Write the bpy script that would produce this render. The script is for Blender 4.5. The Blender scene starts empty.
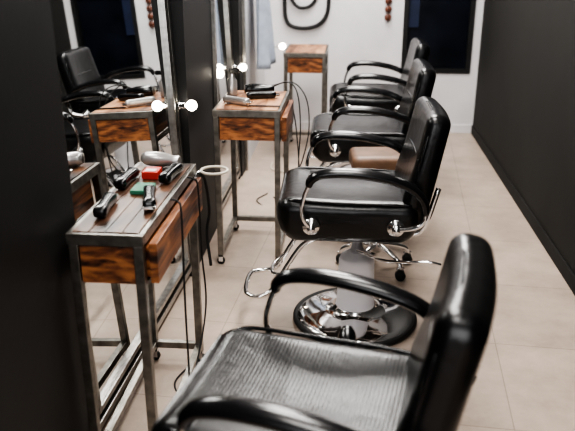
import bpy, bmesh, math, random
from mathutils import Vector, Matrix
random.seed(4)
S = bpy.context.scene
COL = S.collection

# ---------------------------------------------------------------- materials
def newmat(name):
    m = bpy.data.materials.new(name); m.use_nodes = True
    nt = m.node_tree; b = nt.nodes["Principled BSDF"]
    return m, nt, b
def M(name, col, rough=.5, metal=0., coat=0., nscale=0, namt=0., bump=0., bscale=200, emit=0., spec=.5):
    m, nt, b = newmat(name)
    b.inputs["Base Color"].default_value = (*col, 1)
    b.inputs["Roughness"].default_value = rough
    b.inputs["Metallic"].default_value = metal
    b.inputs["Coat Weight"].default_value = coat
    b.inputs["Coat Roughness"].default_value = .15
    b.inputs["Specular IOR Level"].default_value = spec
    tc = nt.nodes.new("ShaderNodeTexCoord")
    if namt > 0:
        n = nt.nodes.new("ShaderNodeTexNoise"); n.inputs["Scale"].default_value = nscale; n.inputs["Detail"].default_value = 5
        nt.links.new(tc.outputs["Object"], n.inputs["Vector"])
        r = nt.nodes.new("ShaderNodeValToRGB")
        r.color_ramp.elements[0].position = .3; r.color_ramp.elements[1].position = .7
        r.color_ramp.elements[0].color = (*[c*(1-namt) for c in col], 1)
        r.color_ramp.elements[1].color = (*[min(1, c*(1+namt)) for c in col], 1)
        nt.links.new(n.outputs["Fac"], r.inputs["Fac"]); nt.links.new(r.outputs["Color"], b.inputs["Base Color"])
    if bump > 0:
        n2 = nt.nodes.new("ShaderNodeTexNoise"); n2.inputs["Scale"].default_value = bscale; n2.inputs["Detail"].default_value = 3
        nt.links.new(tc.outputs["Object"], n2.inputs["Vector"])
        bp = nt.nodes.new("ShaderNodeBump"); bp.inputs["Strength"].default_value = bump; bp.inputs["Distance"].default_value = .004
        nt.links.new(n2.outputs["Fac"], bp.inputs["Height"]); nt.links.new(bp.outputs["Normal"], b.inputs["Normal"])
    if emit > 0:
        b.inputs["Emission Color"].default_value = (1, .88, .72, 1); b.inputs["Emission Strength"].default_value = emit
    return m

def leather(name, ribs):
    m, nt, b = newmat(name)
    b.inputs["Base Color"].default_value = (.0045, .0045, .005, 1); b.inputs["Roughness"].default_value = .28 if not ribs else .31
    b.inputs["Coat Weight"].default_value = .12 if not ribs else .05
    tc = nt.nodes.new("ShaderNodeTexCoord")
    g = nt.nodes.new("ShaderNodeTexNoise"); g.inputs["Scale"].default_value = 220; g.inputs["Detail"].default_value = 3
    w2 = nt.nodes.new("ShaderNodeTexNoise"); w2.inputs["Scale"].default_value = 11; w2.inputs["Detail"].default_value = 4; w2.inputs["Distortion"].default_value = 1.2
    nt.links.new(tc.outputs["Object"], g.inputs["Vector"]); nt.links.new(tc.outputs["Object"], w2.inputs["Vector"])
    a = nt.nodes.new("ShaderNodeMath"); a.operation = 'MULTIPLY_ADD'; a.inputs[1].default_value = .14
    nt.links.new(g.outputs["Fac"], a.inputs[0]); nt.links.new(w2.outputs["Fac"], a.inputs[2])
    h = a.outputs[0]
    if ribs:
        w = nt.nodes.new("ShaderNodeTexWave"); w.bands_direction = 'X'; w.inputs["Scale"].default_value = 32; w.inputs["Distortion"].default_value = .5; w.inputs["Detail"].default_value = 1
        nt.links.new(tc.outputs["Object"], w.inputs["Vector"])
        a2 = nt.nodes.new("ShaderNodeMath"); a2.operation = 'MULTIPLY_ADD'; a2.inputs[1].default_value = .11
        nt.links.new(w.outputs["Fac"], a2.inputs[0]); nt.links.new(h, a2.inputs[2]); h = a2.outputs[0]
    bp = nt.nodes.new("ShaderNodeBump"); bp.inputs["Strength"].default_value = .33; bp.inputs["Distance"].default_value = .008
    nt.links.new(h, bp.inputs["Height"]); nt.links.new(bp.outputs["Normal"], b.inputs["Normal"])
    return m
LEATHER = leather("black_leather", False)
RIB = leather("black_ribbed_leather", True)
PLASTIC = M("black_plastic", (.006, .006, .007), .2, 0, .2, bump=.05)
RUBBER = M("black_rubber", (.012, .012, .012), .6)
CHROME = M("chrome", (.86, .86, .87), .07, 1, nscale=3, namt=.02)
STEEL = M("brushed_steel", (.40, .39, .37), .3, 1, nscale=40, namt=.2, bump=.1, bscale=120)
TSTEEL = M("raw_table_steel", (.23, .22, .20), .36, 1, nscale=25, namt=.3, bump=.1, bscale=120)
DSTEEL = M("dark_steel", (.22, .21, .2), .4, 1, nscale=30, namt=.3)
MIRROR = M("mirror_glass", (.85, .87, .87), .015, 1)
BLACKWALL = M("black_wall_paint", (.008, .008, .0085), .55, nscale=4, namt=.3, bump=.1, bscale=60)
CHARCOAL = M("charcoal_wall_paint", (.011, .0105, .009), .85, nscale=3, namt=.2, bump=.15, bscale=40)
WHITE = M("white_wall_paint", (.70, .695, .71), .75, nscale=2.5, namt=.08, bump=.3, bscale=25)
CEIL = M("ceiling_paint", (.7, .7, .7), .9, nscale=2, namt=.03)
SHROUD = M("pale_grey_plastic", (.88, .87, .91), .5, nscale=8, namt=.05)
BULB = M("bulb_glow", (1, .95, .88), .3, emit=22)
CLOTH = M("pale_grey_cloth", (.33, .37, .44), .85, nscale=9, namt=.15, bump=.3, bscale=80)
TAN = M("tan_wood_seat", (.16, .09, .055), .45, nscale=12, namt=.35)
RED = M("red_plastic", (.5, .04, .025), .4, nscale=5, namt=.1)
GREEN = M("green_card", (.03, .17, .10), .5, nscale=5, namt=.1)
CREAM = M("cream_cord", (.6, .55, .46), .5, nscale=20, namt=.1)
SILVER = M("silver_plastic", (.5, .48, .47), .3, .7, nscale=9, namt=.05)
DGLASS = M("dark_glass", (.006, .008, .014), .15, 0, nscale=3, namt=.5)
BLUE = M("blue_blind", (.01, .02, .06), .5, nscale=3, namt=.4)
BROWN = M("dark_brown_wood", (.14, .05, .03), .4, nscale=12, namt=.3)

def wood(name, hi=(.40, .16, .062), mid=(.16, .058, .027), lo=(.03, .013, .009)):
    m, nt, b = newmat(name)
    tc = nt.nodes.new("ShaderNodeTexCoord")
    def noise(scale, sc, det, dist=0):
        mp = nt.nodes.new("ShaderNodeMapping"); mp.inputs["Scale"].default_value = sc
        nt.links.new(tc.outputs["Object"], mp.inputs["Vector"])
        n = nt.nodes.new("ShaderNodeTexNoise"); n.inputs["Scale"].default_value = scale; n.inputs["Detail"].default_value = det; n.inputs["Distortion"].default_value = dist
        nt.links.new(mp.outputs["Vector"], n.inputs["Vector"]); return n
    big = noise(1, (9, 2.4, 22), 3, 1.2)
    fine = noise(1, (20, 7, 110), 5)
    add = nt.nodes.new("ShaderNodeMath"); add.operation = 'MULTIPLY_ADD'; add.inputs[1].default_value = .35
    nt.links.new(fine.outputs["Fac"], add.inputs[0]); nt.links.new(big.outputs["Fac"], add.inputs[2])
    r = nt.nodes.new("ShaderNodeValToRGB")
    r.color_ramp.elements[0].position = .55; r.color_ramp.elements[1].position = .86
    r.color_ramp.elements[0].color = (*lo, 1); r.color_ramp.elements[1].color = (*hi, 1)
    e = r.color_ramp.elements.new(.68); e.color = (*mid, 1)
    nt.links.new(add.outputs[0], r.inputs["Fac"]); nt.links.new(r.outputs["Color"], b.inputs["Base Color"])
    b.inputs["Roughness"].default_value = .36
    return m
WOOD = wood("rustic_drawer_wood")
WTOP = wood("rustic_top_wood", (.60, .33, .18), (.40, .19, .095), (.12, .05, .025))
WDARK = wood("dark_top_wood", (.20, .10, .055), (.08, .038, .022), (.018, .011, .008))

def floor_mat():
    m, nt, b = newmat("beige_floor_tile")
    tc = nt.nodes.new("ShaderNodeTexCoord")
    mp = nt.nodes.new("ShaderNodeMapping"); mp.inputs["Rotation"].default_value = (0, 0, math.radians(4)); mp.inputs["Location"].default_value = (.13, .2, 0)
    nt.links.new(tc.outputs["Object"], mp.inputs["Vector"])
    br = nt.nodes.new("ShaderNodeTexBrick"); br.inputs["Scale"].default_value = 1.0
    br.inputs["Brick Width"].default_value = .6; br.inputs["Row Height"].default_value = .6; br.offset = 0.0
    br.inputs["Color1"].default_value = (.49, .40, .335, 1); br.inputs["Color2"].default_value = (.465, .38, .318, 1)
    br.inputs["Mortar"].default_value = (.33, .27, .225, 1); br.inputs["Mortar Size"].default_value = .0025
    nt.links.new(mp.outputs["Vector"], br.inputs["Vector"])
    n = nt.nodes.new("ShaderNodeTexNoise"); n.inputs["Scale"].default_value = 3.5; n.inputs["Detail"].default_value = 9; n.inputs["Roughness"].default_value = .7
    nt.links.new(tc.outputs["Object"], n.inputs["Vector"])
    r = nt.nodes.new("ShaderNodeValToRGB"); r.color_ramp.elements[0].position = .3; r.color_ramp.elements[1].position = .7
    r.color_ramp.elements[0].color = (.75, .73, .71, 1); r.color_ramp.elements[1].color = (1.12, 1.11, 1.1, 1)
    nt.links.new(n.outputs["Fac"], r.inputs["Fac"])
    mx = nt.nodes.new("ShaderNodeMix"); mx.data_type = 'RGBA'; mx.blend_type = 'MULTIPLY'; mx.inputs[0].default_value = 1
    nt.links.new(br.outputs["Color"], mx.inputs[6]); nt.links.new(r.outputs["Color"], mx.inputs[7])
    nt.links.new(mx.outputs[2], b.inputs["Base Color"])
    b.inputs["Roughness"].default_value = .42
    return m
FLOOR = floor_mat()

# ---------------------------------------------------------------- mesh helpers
def empty(name, loc=(0, 0, 0), rz=0):
    e = bpy.data.objects.new(name, None); COL.objects.link(e)
    e.location = loc; e.rotation_euler = (0, 0, rz); e.empty_display_size = .1
    return e
def obj(name, bm, mat, parent=None, smooth=False):
    me = bpy.data.meshes.new(name)
    bmesh.ops.recalc_face_normals(bm, faces=bm.faces)
    bm.to_mesh(me); bm.free()
    for p in me.polygons: p.use_smooth = smooth
    me.materials.append(mat)
    o = bpy.data.objects.new(name, me); COL.objects.link(o)
    if parent: o.parent = parent
    return o
def addbox(bm, lo, hi, bev=0.):
    c = [(a+b)/2 for a, b in zip(lo, hi)]; s = [abs(b-a) for a, b in zip(lo, hi)]
    t = bmesh.new()
    bmesh.ops.create_cube(t, size=1, matrix=Matrix.Translation(c) @ Matrix.Diagonal((*s, 1)))
    if bev > 0: bmesh.ops.bevel(t, geom=t.edges[:], offset=bev, segments=2, affect='EDGES', profile=.5)
    me = bpy.data.meshes.new("t"); t.to_mesh(me); t.free(); bm.from_mesh(me); bpy.data.meshes.remove(me)
def box(name, lo, hi, mat, parent=None, bev=0.):
    bm = bmesh.new(); addbox(bm, lo, hi, bev); return obj(name, bm, mat, parent)
def boxes(name, L, mat, parent=None, bev=0.):
    bm = bmesh.new()
    for lo, hi in L: addbox(bm, lo, hi, bev)
    return obj(name, bm, mat, parent)
def smoothpath(pts, n=8, closed=False):
    P = [Vector(p) for p in pts]; out = []
    N = len(P)
    rng = N if closed else N-1
    for i in range(rng):
        p1, p2 = P[i], P[(i+1) % N]
        p0 = P[(i-1) % N] if (closed or i > 0) else p1*2-p2
        p3 = P[(i+2) % N] if (closed or i < N-2) else p2*2-p1
        for k in range(n):
            t = k/n
            out.append(.5*((2*p1)+(-p0+p2)*t+(2*p0-5*p1+4*p2-p3)*t*t+(-p0+3*p1-3*p2+p3)*t**3))
    if not closed: out.append(P[-1])
    return out
def addtube(bm, pts, r, seg=12, n=8, closed=False, smooth=True, side=None, ry=None):
    P = smoothpath(pts, n, closed) if smooth else [Vector(p) for p in pts]
    N = len(P); rings = []
    up = None
    for i, p in enumerate(P):
        a = P[(i-1) % N] if (closed or i > 0) else p
        b = P[(i+1) % N] if (closed or i < N-1) else p
        t = (b-a).normalized()
        if side is not None:
            u = Vector(side); u = (u - t*u.dot(t)).normalized()
        else:
            if up is None:
                up = Vector((0, 0, 1)) if abs(t.z) < .9 else Vector((1, 0, 0))
            u = (up - t*up.dot(t)).normalized(); up = u
        w = t.cross(u)
        rr = r(i/(N-1)) if callable(r) else r
        ru = (ry if ry else rr)
        if callable(ru): ru = ru(i/(N-1))
        rings.append([bm.verts.new(p + u*ru*math.cos(2*math.pi*k/seg) + w*rr*math.sin(2*math.pi*k/seg)) for k in range(seg)])
    R = N if closed else N-1
    for i in range(R):
        A, B = rings[i], rings[(i+1) % N]
        for k in range(seg):
            bm.faces.new((A[k], A[(k+1) % seg], B[(k+1) % seg], B[k]))
    if not closed:
        bm.faces.new(rings[0]); bm.faces.new(rings[-1])
def tube(name, pts, r, mat, parent=None, **k):
    bm = bmesh.new(); addtube(bm, pts, r, **k); return obj(name, bm, mat, parent, True)
def addlathe(bm, prof, c=(0, 0, 0), axis='Z', seg=40):
    c = Vector(c); rings = []
    for r, h in prof:
        ring = []
        for k in range(seg):
            a = 2*math.pi*k/seg; x, y = r*math.cos(a), r*math.sin(a)
            v = {'Z': (x, y, h), 'Y': (x, h, y), 'X': (h, x, y)}[axis]
            ring.append(bm.verts.new(c+Vector(v)))
        rings.append(ring)
    for A, B in zip(rings, rings[1:]):
        for k in range(seg): bm.faces.new((A[k], A[(k+1) % seg], B[(k+1) % seg], B[k]))
    bm.faces.new(rings[0]); bm.faces.new(rings[-1])
def lathe(name, prof, mat, parent=None, c=(0, 0, 0), axis='Z', seg=40):
    bm = bmesh.new(); addlathe(bm, prof, c, axis, seg); return obj(name, bm, mat, parent, True)
def cushion(name, h, r, mat, parent=None, deform=None, xf=None, cuts=22):
    bm = bmesh.new()
    bmesh.ops.create_cube(bm, size=2)
    bmesh.ops.subdivide_edges(bm, edges=bm.edges[:], cuts=cuts, use_grid_fill=True)
    H = Vector(h)
    for v in bm.verts:
        p = Vector([math.sin(c*math.pi/2)*hh for c, hh in zip(v.co, H)])
        q = Vector([max(-(hh-r), min(hh-r, c)) for c, hh in zip(p, H)])
        d = p-q
        p = q + d.normalized()*r if d.length > 1e-9 else p
        if deform: p = deform(p)
        v.co = xf @ p if xf else p
    return obj(name, bm, mat, parent, True)

# ---------------------------------------------------------------- styling chair (faces local -X)
def chair(loc, rz, ribs=False):
    e = empty("styling_chair", loc, rz)
    HZ = .097
    def sd(p):
        if p.z > 0:
            f = (p.z/HZ)
            p.z -= .024*f*(1-(p.y/.255)**2)*(1 if abs(p.x) < .28 else 0)
            p.z += .010*f*max(0, -p.x/.27)
        else:
            f = -p.z/HZ
            p.x *= 1 - .11*f
            p.y *= 1 - .05*f
        p.y *= 1 - .03*max(0, -p.x/.27)
        return p
    cushion("seat_cushion", (.293, .255, HZ), .06, RIB if ribs else LEATHER, e, sd, Matrix.Translation((-.05, 0, .563)), 28)
    bm = bmesh.new()
    for s in (-1, 1):
        addtube(bm, [(-.31, s*.20, .640), (-.26, s*.230, .655), (-.1, s*.238, .651), (.1, s*.241, .647), (.2, s*.236, .641)], .006, seg=8)
    addtube(bm, [(-.31, -.20, .640), (-.323, 0, .628), (-.31, .20, .640)], .006, seg=8)
    obj("seat_piping", bm, PLASTIC, e, True)
    boxes("seat_underplate", [((-.2, -.15, .455), (.16, .15, .48))], RUBBER, e, .006)
    tilt = math.radians(10.5)
    xf = Matrix.Translation((.252, 0, .76)) @ Matrix.Rotation(tilt, 4, 'Y')
    def bd(p):
        t = (p.z+.245)/.49
        p.y *= 1 - .12*max(0, t-.5)
        p.x += .02*math.cos(p.y/.235*1.4) - .01
        if p.x < .01: p.x -= .014*math.exp(-((p.z+.10)/.09)**2)
        return p
    cushion("back_cushion", (.05, .235, .245), .042, LEATHER, e, bd, xf, 24)
    tube("back_piping", [xf @ Vector(v) for v in [(-.035, -.225, -.18), (-.035, -.225, .08), (-.03, -.195, .205), (-.02, -.1, .235), (-.018, 0, .238), (-.02, .1, .235), (-.03, .195, .205), (-.035, .225, .08), (-.035, .225, -.18)]], .006, PLASTIC, e, seg=8)
    tube("back_seam", [xf @ Vector(v) for v in [(-.046, -.215, .06), (-.04, 0, .06), (-.046, .215, .06)]], .004, PLASTIC, e, seg=6)
    bmP, bmC, bmB = bmesh.new(), bmesh.new(), bmesh.new()
    for s in (-1, 1):
        y = s*.302
        pts = [(-.210, y, .738), (-.202, y, .764), (-.170, y, .786), (-.10, y, .796), (0, y, .791), (.11, y, .770), (.19, y, .738), (.238, y, .685), (.25, y, .63)]
        addtube(bmP, pts, lambda t: .0115+.009*math.sin(math.pi*min(1, max(0, t)))**.5, seg=14, side=(0, 1, 0), ry=lambda t: .015+.015*math.sin(math.pi*t)**.6)
        addtube(bmC, [(-.210, y, .742), (-.226, y, .70), (-.236, y, .65), (-.228, y, .60), (-.20, s*.285, .555)], .0085)
        addtube(bmC, [(.249, y, .64), (.245, y, .605), (.215, y, .575), (.14, s*.285, .555)], .0085)
        for bx in (-.20, .14):
            addlathe(bmB, [(.001, s*.246), (.036, s*.246), (.036, s*.262), (.028, s*.268), (.017, s*.270), (.017, s*.292), (.011, s*.300), (.001, s*.301)], (bx, 0, .555), 'Y', 28)
    obj("armrest_pads", bmP, PLASTIC, e, True)
    obj("armrest_tubes", bmC, CHROME, e, True)
    obj("pivot_caps", bmB, CHROME, e, True)
    bm = bmesh.new()
    for s in (-1, 1):
        addtube(bm, [(.05, s*.12, .47), (.20, s*.12, .47), (.27, s*.12, .51), (.32, s*.12, .68)], .012)
    addtube(bm, [(.02, .06, .42), (.12, .1, .40), (.24, .12, .43), (.31, .12, .435)], .008)
    addtube(bm, [(0, -.04, .36), (.10, -.16, .37), (.20, -.24, .40), (.28, -.26, .41), (.33, -.26, .40)], .007)
    addtube(bm, [(0, .10, .445), (0, .20, .445), (-.01, .29, .48), (-.02, .31, .51)] if not ribs else [(0, .10, .445), (0, .22, .445), (-.01, .32, .48), (-.02, .36, .515)], .007)
    obj("levers_and_back_brackets", bm, CHROME, e, True)
    if ribs: tube("lever_knob", [(-.018, .345, .515), (-.022, .375, .540), (-.03, .415, .567), (-.033, .435, .580)], lambda t: .015+.012*math.sin(math.pi*t), PLASTIC, e)
    lathe("pump_column", [(.094, .058), (.092, .066), (.084, .10), (.080, .30), (.072, .32), (.045, .325), (.045, .34)], SHROUD, e)
    lathe("piston", [(.03, .33), (.03, .445), (.09, .445), (.09, .458)], CHROME, e)
    lathe("pump_base", [(.268, .004), (.268, .02), (.262, .028), (.235, .036), (.19, .046), (.14, .054), (.10, .062), (.094, .075), (.090, .08)], CHROME, e, seg=64)
    bm = bmesh.new()
    addtube(bm, [(.272*math.cos(a), .272*math.sin(a), .0165) for a in [2*math.pi*i/48 for i in range(48)]], .013, seg=10, closed=True, smooth=False)
    obj("base_rim", bm, RUBBER, e, True)
    bm = bmesh.new()
    addtube(bm, [(-.14, -.11, .455), (-.23, -.11, .42), (-.30, -.11, .32), (-.37, -.12, .20), (-.43, -.14, .172), (-.485, -.11, .172), (-.497, 0, .172), (-.485, .11, .172), (-.43, .14, .172), (-.37, .12, .20), (-.30, .11, .32), (-.23, .11, .42), (-.14, .11, .455)], .011)
    addtube(bm, [(-.33, -.115, .27), (-.37, -.06, .25), (-.38, 0, .248), (-.37, .06, .25), (-.33, .115, .27)], .009)
    obj("footrest", bm, CHROME, e, True)
    return e

chair((-.035, 1.38, 0), math.radians(-11), True)
chair((.055, 2.93, 0), math.radians(1.5))
chair((.125, 4.10, 0), math.radians(1))
chair((.20, 5.18, 0), math.radians(1))

# ---------------------------------------------------------------- rolling stool
def stool(loc, rz):
    e = empty("rolling_stool", loc, rz)
    cushion("stool_seat", (.15, .12, .045), .03, TAN, e, None, Matrix.Translation((0, 0, .60)), 14)
    lathe("stool_stem", [(.03, .10), (.03, .16), (.024, .17), (.024, .36), (.016, .37), (.016, .54), (.07, .545), (.07, .556)], CHROME, e, seg=24)
    bm, bw = bmesh.new(), bmesh.new()
    R = .19
    for i in range(5):
        a = 2*math.pi*i/5+.3; c, s = math.cos(a), math.sin(a)
        addtube(bm, [(0, 0, .14), (c*.09, s*.09, .125), (c*(R-.02), s*(R-.02), .095), (c*R, s*R, .065)], lambda t: .017-.005*t, seg=10)
        addtube(bm, [(c*R-.02, s*R, .05), (c*R-.012, s*R, .068), (c*R+.012, s*R, .068), (c*R+.02, s*R, .05)], .006, seg=8)
        addlathe(bw, [(.001, -.02), (.022, -.02), (.026, -.015), (.026, .015), (.022, .02), (.001, .02)], (c*R, s*R, .027), 'Y', 20)
    obj("star_legs", bm, CHROME, e, True); obj("castors", bw, RUBBER, e, True)
    bm = bmesh.new()
    addtube(bm, [(.15*math.cos(2*math.pi*i/24), .15*math.sin(2*math.pi*i/24), .24) for i in range(24)], .008, closed=True, smooth=False)
    for i in range(3):
        a = 2*math.pi*i/3
        addtube(bm, [(.02*math.cos(a), .02*math.sin(a), .24), (.15*math.cos(a), .15*math.sin(a), .24)], .006, smooth=False)
    obj("foot_ring", bm, CHROME, e, True)
    return e
stool((.165, 3.505, 0), .1)

# ---------------------------------------------------------------- station tables
def table(x0, x1, y0, y1, h=.85, dro=.03, top=None):
    cx, cy = (x0+x1)/2, (y0+y1)/2
    e = empty("station_table", (cx, cy, 0))
    a, b = (x1-x0)/2, (y1-y0)/2
    t = .028; z0 = .055
    L = []
    for sx in (-1, 1):
        for sy in (-1, 1):
            xa, ya = sx*(a-t/2), sy*(b-t/2)
            L.append(((xa-t/2, ya-t/2, z0), (xa+t/2, ya+t/2, h-.035)))
        xa = sx*(a-t/2)
        L.append(((xa-t/2+.001, -b+t, z0+.01), (xa+t/2-.001, b-t, z0+t+.01)))
        L.append(((xa-t/2+.001, -b+t, h-.17), (xa+t/2-.001, b-t, h-.155)))
    L.append(((-a+t, b-t+.001, z0+.01), (a-t, b-.001, z0+t+.01)))
    L += [((-a-.003, -b-.003, h-.035), (a+.003, -b+.012, h)), ((-a-.003, b-.012, h-.035), (a+.003, b+.003, h)),
          ((-a-.003, -b+.012, h-.035), (-a+.012, b-.012, h)), ((a-.012, -b+.012, h-.035), (a+.003, b-.012, h))]
    boxes("steel_frame", L, TSTEEL, e, .002)
    npl = 4; wpl = (2*a-.024)/npl
    boxes("wood_top", [((-a+.012+i*wpl+.0008, -b+.012, h-.03), (-a+.012+(i+1)*wpl-.0008, b-.012, h+.003)) for i in range(npl)], top or WTOP, e, .001)
    boxes("drawer_box", [((-a+t+.002, -b+.006, h-.155), (a-t, b-t-.01, h-.04))], WOOD, e, .002)
    if dro: boxes("drawer_front", [((a-.004+dro-.02, -b+t+.01, h-.165), (a+dro, b-t-.01, h-.04)),
                           ((a-t-.005, -b+t+.02, h-.15), (a+dro-.02, b-t-.02, h-.055))], WOOD, e, .002)
    bm, bc = bmesh.new(), bmesh.new()
    for sx in (-1, 1):
        for sy in (-1, 1):
            xa, ya = sx*(a-t/2), sy*(b-t/2)
            addlathe(bm, [(.001, -.009), (.018, -.009), (.021, -.006), (.021, .006), (.018, .009), (.001, .009)], (xa, ya, .0215), 'Y', 20)
            addbox(bc, (xa-.012, ya-.014, .02), (xa+.012, ya-.010, .056)); addbox(bc, (xa-.012, ya+.010, .02), (xa+.012, ya+.014, .056))
            addbox(bc, (xa-.014, ya-.014, .048), (xa+.014, ya+.014, .056))
    obj("castor_wheels", bm, RUBBER, e, True); obj("castor_forks", bc, CHROME, e)
    return e
T1 = table(-.785, -.568, 1.80, 2.52, top=WDARK)
T2 = table(-.68, -.342, 3.47, 4.00)
T3 = table(-.52, -.19, 5.60, 6.15, dro=0)

# ---------------------------------------------------------------- mirrors
def mirror(y0, y1, xb=-.792, H=2.25, lean=2.2, bulbs=(), yaw=0.):
    rot = (0, math.radians(-lean), math.radians(yaw))
    e = empty("station_mirror", (xb, (y0+y1)/2, 0)); e.rotation_euler = rot
    b = (y1-y0)/2; zb = .03
    L = []
    for o, t in ((0, .028), (.055, .022)):
        yy = b-o
        L += [((-.028, -yy, zb+o), (0, -yy+t, H-o)), ((-.028, yy-t, zb+o), (0, yy, H-o)),
              ((-.028, -yy+t, zb+o), (0, yy-t, zb+o+t)), ((-.028, -yy+t, H-o-t), (0, yy-t, H-o))]
    boxes("steel_frame", L, STEEL, e, .002)
    boxes("backing_panel", [((-.035, -b+.004, zb+.004), (-.024, b-.004, H-.004))], BLACKWALL, e)
    boxes("mirror_pane", [((-.0235, -b+.077, zb+.077), (-.018, b-.077, H-.077))], MIRROR, e)
    boxes("feet", [((-.03, -b, 0.002), (.0, -b+.05, zb)), ((-.03, b-.05, 0.002), (.0, b, zb))], RUBBER, e)
    for (yy, zz) in bulbs:
        v = empty("vanity_bulb", (xb, (y0+y1)/2, 0)); v.rotation_euler = rot
        bm, bs = bmesh.new(), bmesh.new()
        addlathe(bs, [(.02, .001), (.02, .010), (.014, .014), (.014, .045)], (0, yy, zz), 'X', 20)
        bmesh.ops.create_uvsphere(bm, u_segments=20, v_segments=12, radius=.026, matrix=Matrix.Translation((.067, yy, zz)))
        obj("socket", bs, CHROME, v, True); obj("bulb", bm, BULB, v, True)
    return e
m1 = mirror(1.95, 3.36, xb=-.808, bulbs=[(.69, .895), (.69, 1.75)], yaw=-1.5)
m2 = mirror(4.12, 5.05, bulbs=[(-.45, .92), (.45, .82), (-.45, 1.75), (.45, 1.75)])
# ---------------------------------------------------------------- room
XL, XR, YB, YF, ZC = -1.02, 1.15, 6.60, -1.6, 2.8
box("floor", (XL-.15, YF-.1, -.05), (XR+.1, YB+.1, 0), FLOOR)
box("ceiling", (XL-.15, YF-.1, ZC), (XR+.1, YB+.1, ZC+.05), CEIL)
boxes("wall_left", [((XL-.1, YF, 0), (XL, YB, ZC)),
                    ((XL, YF, 0), (-.81, 1.93, ZC)), ((XL, 3.38, 0), (-.785, 4.10, ZC)), ((XL, 5.07, 0), (-.785, 5.24, ZC))], BLACKWALL)
boxes("wall_left_white", [((XL, 5.24, 0), (-.79, YB, ZC))], WHITE)
boxes("trim_1", [((-.79, 5.22, 0), (-.765, 5.26, ZC))], STEEL)
boxes("trim_2", [((-.785, 4.065, 0), (-.765, 4.095, ZC))], STEEL)
wx0, wx1, wz0, wz1 = .46, 1.08, .55, 2.3
boxes("wall_back", [((XL-.1, YB, 0), (wx0, YB+.1, ZC)), ((wx1, YB, 0), (XR, YB+.1, ZC)),
                    ((wx0, YB, 0), (wx1, YB+.1, wz0)), ((wx0, YB, wz1), (wx1, YB+.1, ZC))], WHITE)
w = empty("window_1", (0, YB, 0))
boxes("glass", [((wx0, .06, wz0), (wx1, .07, wz1))], DGLASS, w)
boxes("frame", [((wx0, -.01, wz0), (wx0+.04, .05, wz1)), ((wx1-.04, -.01, wz0), (wx1, .05, wz1)),
                ((wx0+.04, -.01, wz0), (wx1-.04, .05, wz0+.04)), ((wx0+.04, -.01, wz1-.04), (wx1-.04, .05, wz1))], BLACKWALL, w)
boxes("blind_panel", [((wx0+.05, .045, .95), (wx0+.14, .055, 1.6))], BLUE, w)
box("wall_right", (XR, YF, 0), (XR+.1, YB+.1, ZC), CHARCOAL)
box("wall_front", (XL-.1, YF-.1, 0), (XR+.1, YF, ZC), WHITE)
box("baseboard_back", (-.79, YB-.012, 0), (XR, YB, .08), WHITE, None, .003)
box("baseboard_right", (XR-.012, YF, 0), (XR, YB-.012, .08), CHARCOAL, None, .003)

p = empty("wall_pipes", (0, YB-.03, 0))
tube("outer_pipe", [(-.60, 0, 2.79), (-.60, 0, 1.6), (-.60, 0, 1.2), (-.59, 0, 1.03), (-.54, 0, .96), (-.42, 0, .94), (-.30, 0, .97), (-.225, 0, 1.06), (-.205, 0, 1.22), (-.205, 0, 1.6), (-.205, 0, 2.79)], .018, RUBBER, p)
tube("inner_pipe", [(-.545, 0, 2.79), (-.545, 0, 1.6), (-.545, 0, 1.28), (-.53, 0, 1.18), (-.47, 0, 1.12), (-.38, 0, 1.13), (-.32, 0, 1.20), (-.30, 0, 1.30), (-.30, 0, 1.6), (-.30, 0, 2.79)], .015, RUBBER, p)
boxes("pipe_clamps", [((-.625, 0, 1.28), (-.52, .03, 1.31)), ((-.23, 0, 1.28), (-.18, .03, 1.31)), ((-.325, 0, 1.34), (-.275, .03, 1.37))], DSTEEL, p)
p = empty("wall_ornament", (.32, YB-.02, 0))
bm = bmesh.new()
for i, z in enumerate((1.04, 1.11, 1.18, 1.25, 1.32)):
    addlathe(bm, [(.001, -.012), (.026, -.012), (.032, 0), (.026, .010), (.001, .012)], (0, 0, z), 'Y', 20)
obj("wooden_discs", bm, BROWN, p, True)
tube("cord", [(0, -.014, 1.0), (0, -.016, 1.2), (0, -.012, 1.5)], .003, RUBBER, p, seg=6)

def cape():
    e = empty("hanging_salon_cape", (-.745, 5.72, 0))
    bm = bmesh.new(); rows = []
    nz, ny = 24, 60
    for i in range(nz+1):
        t = i/nz; z = 1.78-t*1.02; half = .03+.27*t**.6
        row = []
        for j in range(ny+1):
            u = j/ny*2-1
            yy = u*half; xx = .025+.028*math.sin(u*12+t*1.5)*min(1, t*2+.2)+.10*(1-u*u)*t
            row.append(bm.verts.new((xx, yy, z+.03*math.sin(u*3)*t)))
        rows.append(row)
    for A, B in zip(rows, rows[1:]):
        for j in range(ny): bm.faces.new((A[j], A[j+1], B[j+1], B[j]))
    o = obj("cloth", bm, CLOTH, e, True)
    sm = o.modifiers.new("s", 'SOLIDIFY'); sm.thickness = .004
    tube("hook", [(-.04, 0, 1.79), (0, 0, 1.79), (.03, 0, 1.78), (.035, 0, 1.82)], .006, CHROME, e, seg=8)
cape()
e = empty("wall_lamp", (-.79, 6.08, .84))
lathe("rose", [(.03, 0), (.03, .01), (.012, .014)], CHROME, e, axis='X', seg=20)
tube("arm", [(.01, 0, 0), (.1, 0, -.01), (.19, 0, 0)], .006, CHROME, e)
bm = bmesh.new(); bmesh.ops.create_uvsphere(bm, u_segments=20, v_segments=12, radius=.027, matrix=Matrix.Translation((.215, 0, 0)))
obj("bulb", bm, BULB, e, True)

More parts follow.
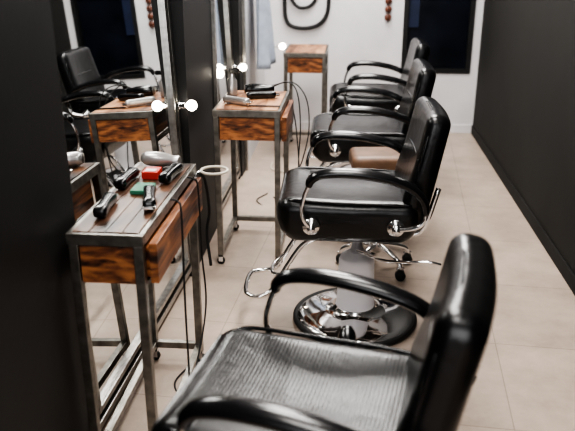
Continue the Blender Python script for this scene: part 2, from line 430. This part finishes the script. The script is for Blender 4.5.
# ---------------------------------------------------------------- things on tables
def dryer(loc, rz, mat, s=1.):
    e = empty("hair_dryer", loc, rz); e.scale = (s, s, s)
    lathe("barrel", [(.001, -.09), (.028, -.088), (.036, -.07), (.038, -.02), (.034, .04), (.026, .07), (.025, .11), (.022, .112), (.001, .10)], mat, e, (0, 0, .04), 'X', 28)
    tube("handle", [(-.03, 0, .04), (-.035, .06, .03), (-.05, .13, .022)], lambda t: .018-.003*t, mat, e)
    lathe("rear_grille", [(.001, -.096), (.024, -.094), (.027, -.086)], DSTEEL, e, (0, 0, .04), 'X', 24)
    return e
def clipper(loc, rz, mat):
    e = empty("hair_clipper", loc, rz)
    cushion("body", (.08, .022, .018), .014, mat, e, lambda p: Vector((p.x, p.y*(1-.2*math.cos(p.x*20)), p.z)), Matrix.Translation((0, 0, .02)), 10)
    boxes("blade", [((.078, -.018, .012), (.098, .018, .022))], CHROME, e, .002)
    return e
dryer((-.685, 2.455, .8545), math.radians(-12), SILVER, .72)
clipper((-.61, 2.32, .8545), math.radians(85), PLASTIC)
clipper((-.745, 2.25, .8545), math.radians(88), PLASTIC)
clipper((-.615, 2.06, .8545), math.radians(-75), PLASTIC)
clipper((-.73, 1.98, .8545), math.radians(95), PLASTIC)
e = empty("product_box", (-.68, 2.33, .8545)); boxes("box", [((-.028, -.035, 0), (.028, .035, .028))], RED, e, .003); boxes("lid_label", [((-.018, -.025, .0285), (.018, .0, .030))], WHITE, e)
e = empty("card_pack", (-.67, 2.18, .8545)); boxes("cards", [((-.032, -.045, 0), (.032, .045, .014))], GREEN, e, .002)
clipper((-.47, 3.76, .8545), math.radians(15), PLASTIC)
clipper((-.58, 3.60, .8545), math.radians(-30), SILVER)
dryer((-.50, 3.86, .8545), math.radians(5), PLASTIC, .8)
e = empty("spray_bottle", (-.64, 3.84, .8545)); lathe("body", [(.026, 0), (.028, .01), (.028, .08), (.012, .1), (.012, .12)], SILVER, e, seg=24); boxes("trigger_head", [((-.012, -.012, .12), (.04, .012, .145))], PLASTIC, e, .003)
e = empty("comb", (-.43, 3.56, .8545)); boxes("spine", [((-.08, -.004, 0), (.08, .008, .004))] + [((-.078+i*.008, -.02, 0), (-.075+i*.008, -.004, .003)) for i in range(20)], PLASTIC, e)

def keep(o, par):
    o.parent = par; o.location = o.location - par.location
o = tube("dryer_ring", [(-.50+.05*math.cos(2*math.pi*i/16), 2.54+.05*math.sin(2*math.pi*i/16), .82) for i in range(16)], .005, CREAM, None, closed=True, n=3); keep(o, T1)
o = tube("dryer_ring_stem", [(-.568, 2.50, .80), (-.56, 2.51, .818), (-.547, 2.52, .82)], .005, CHROME, None); keep(o, T1)
def cable(par, pts, mat=RUBBER, r=.0035, name="power_cord"):
    o = tube(name, pts, r, mat, None, seg=8, n=10); keep(o, par)
cable(T1, [(-.562, 2.36, .848), (-.545, 2.37, .838), (-.53, 2.38, .80), (-.532, 2.40, .55), (-.53, 2.42, .3), (-.55, 2.25, .1), (-.58, 2.1, .006), (-.52, 2.15, .006), (-.45, 2.3, .006), (-.50, 2.45, .006), (-.42, 2.42, .006), (-.38, 2.2, .006)])
cable(T1, [(-.562, 2.12, .848), (-.54, 2.12, .84), (-.526, 2.10, .8), (-.525, 2.08, .5), (-.53, 2.1, .2), (-.56, 2.2, .006), (-.65, 2.35, .006), (-.55, 2.6, .006)])
cable(T1, [(-.55, 2.50, .82), (-.535, 2.53, .78), (-.53, 2.56, .65), (-.545, 2.57, .55), (-.53, 2.55, .42)], r=.006, name="dryer_cord")
cable(T2, [(-.44, 3.95, .88), (-.34, 3.9, .92), (-.28, 3.8, .88), (-.26, 3.78, .7), (-.27, 3.8, .45), (-.24, 3.9, .2), (-.3, 4.1, .006), (-.35, 4.4, .006), (-.5, 4.6, .006)])
cable(T2, [(-.44, 3.88, .90), (-.32, 4.0, .90), (-.24, 3.95, .82), (-.22, 3.9, .66), (-.25, 3.85, .5), (-.29, 3.88, .40)])
cable(T2, [(-.33, 4.02, .80), (-.30, 4.04, .6), (-.29, 4.04, .3), (-.4, 4.3, .006), (-.6, 4.5, .006), (-.55, 4.68, .006)])
tube("extension_cord", [(-.5, 4.75, .006), (-.38, 4.9, .006), (-.42, 5.15, .006), (-.58, 5.25, .006), (-.6, 5.45, .006)], .005, CREAM, None, seg=8)

# ---------------------------------------------------------------- lights
def area(name, loc, rot, sx, sy, P, col=(1, .965, .925)):
    l = bpy.data.lights.new(name, 'AREA'); l.shape = 'RECTANGLE'; l.size = sx; l.size_y = sy; l.energy = P; l.color = col
    o = bpy.data.objects.new(name, l); COL.objects.link(o); o.location = loc; o.rotation_euler = rot
for i, (y, P) in enumerate(((.6, 24), (2.4, 48), (4.2, 60), (5.7, 50))):
    area("ceiling_light_panel", (.05, y, 2.76), (0, 0, 0), .6, .9, P)
area("front_fill_light", (0, YF+.05, 1.5), (math.radians(90), 0, 0), 1.7, 1.8, 36, (.98, .98, 1))  # added fill from behind the camera for leather and columns; no window there
W = bpy.data.worlds.new("world"); S.world = W; W.use_nodes = True
W.node_tree.nodes["Background"].inputs[0].default_value = (.6, .6, .6, 1); W.node_tree.nodes["Background"].inputs[1].default_value = .3
try: S.view_settings.look = 'AgX - High Contrast'
except Exception: pass

# ---------------------------------------------------------------- camera
c = bpy.data.cameras.new("camera"); co = bpy.data.objects.new("camera", c); COL.objects.link(co)
co.location = (0, 0, 1.6)
co.rotation_euler = (math.radians(90-20.5), 0, math.radians(5))
c.lens = 44.45; c.sensor_width = 36; c.clip_start = .02
c.dof.use_dof = True; c.dof.focus_distance = 3.0; c.dof.aperture_fstop = 2.6
S.camera = co
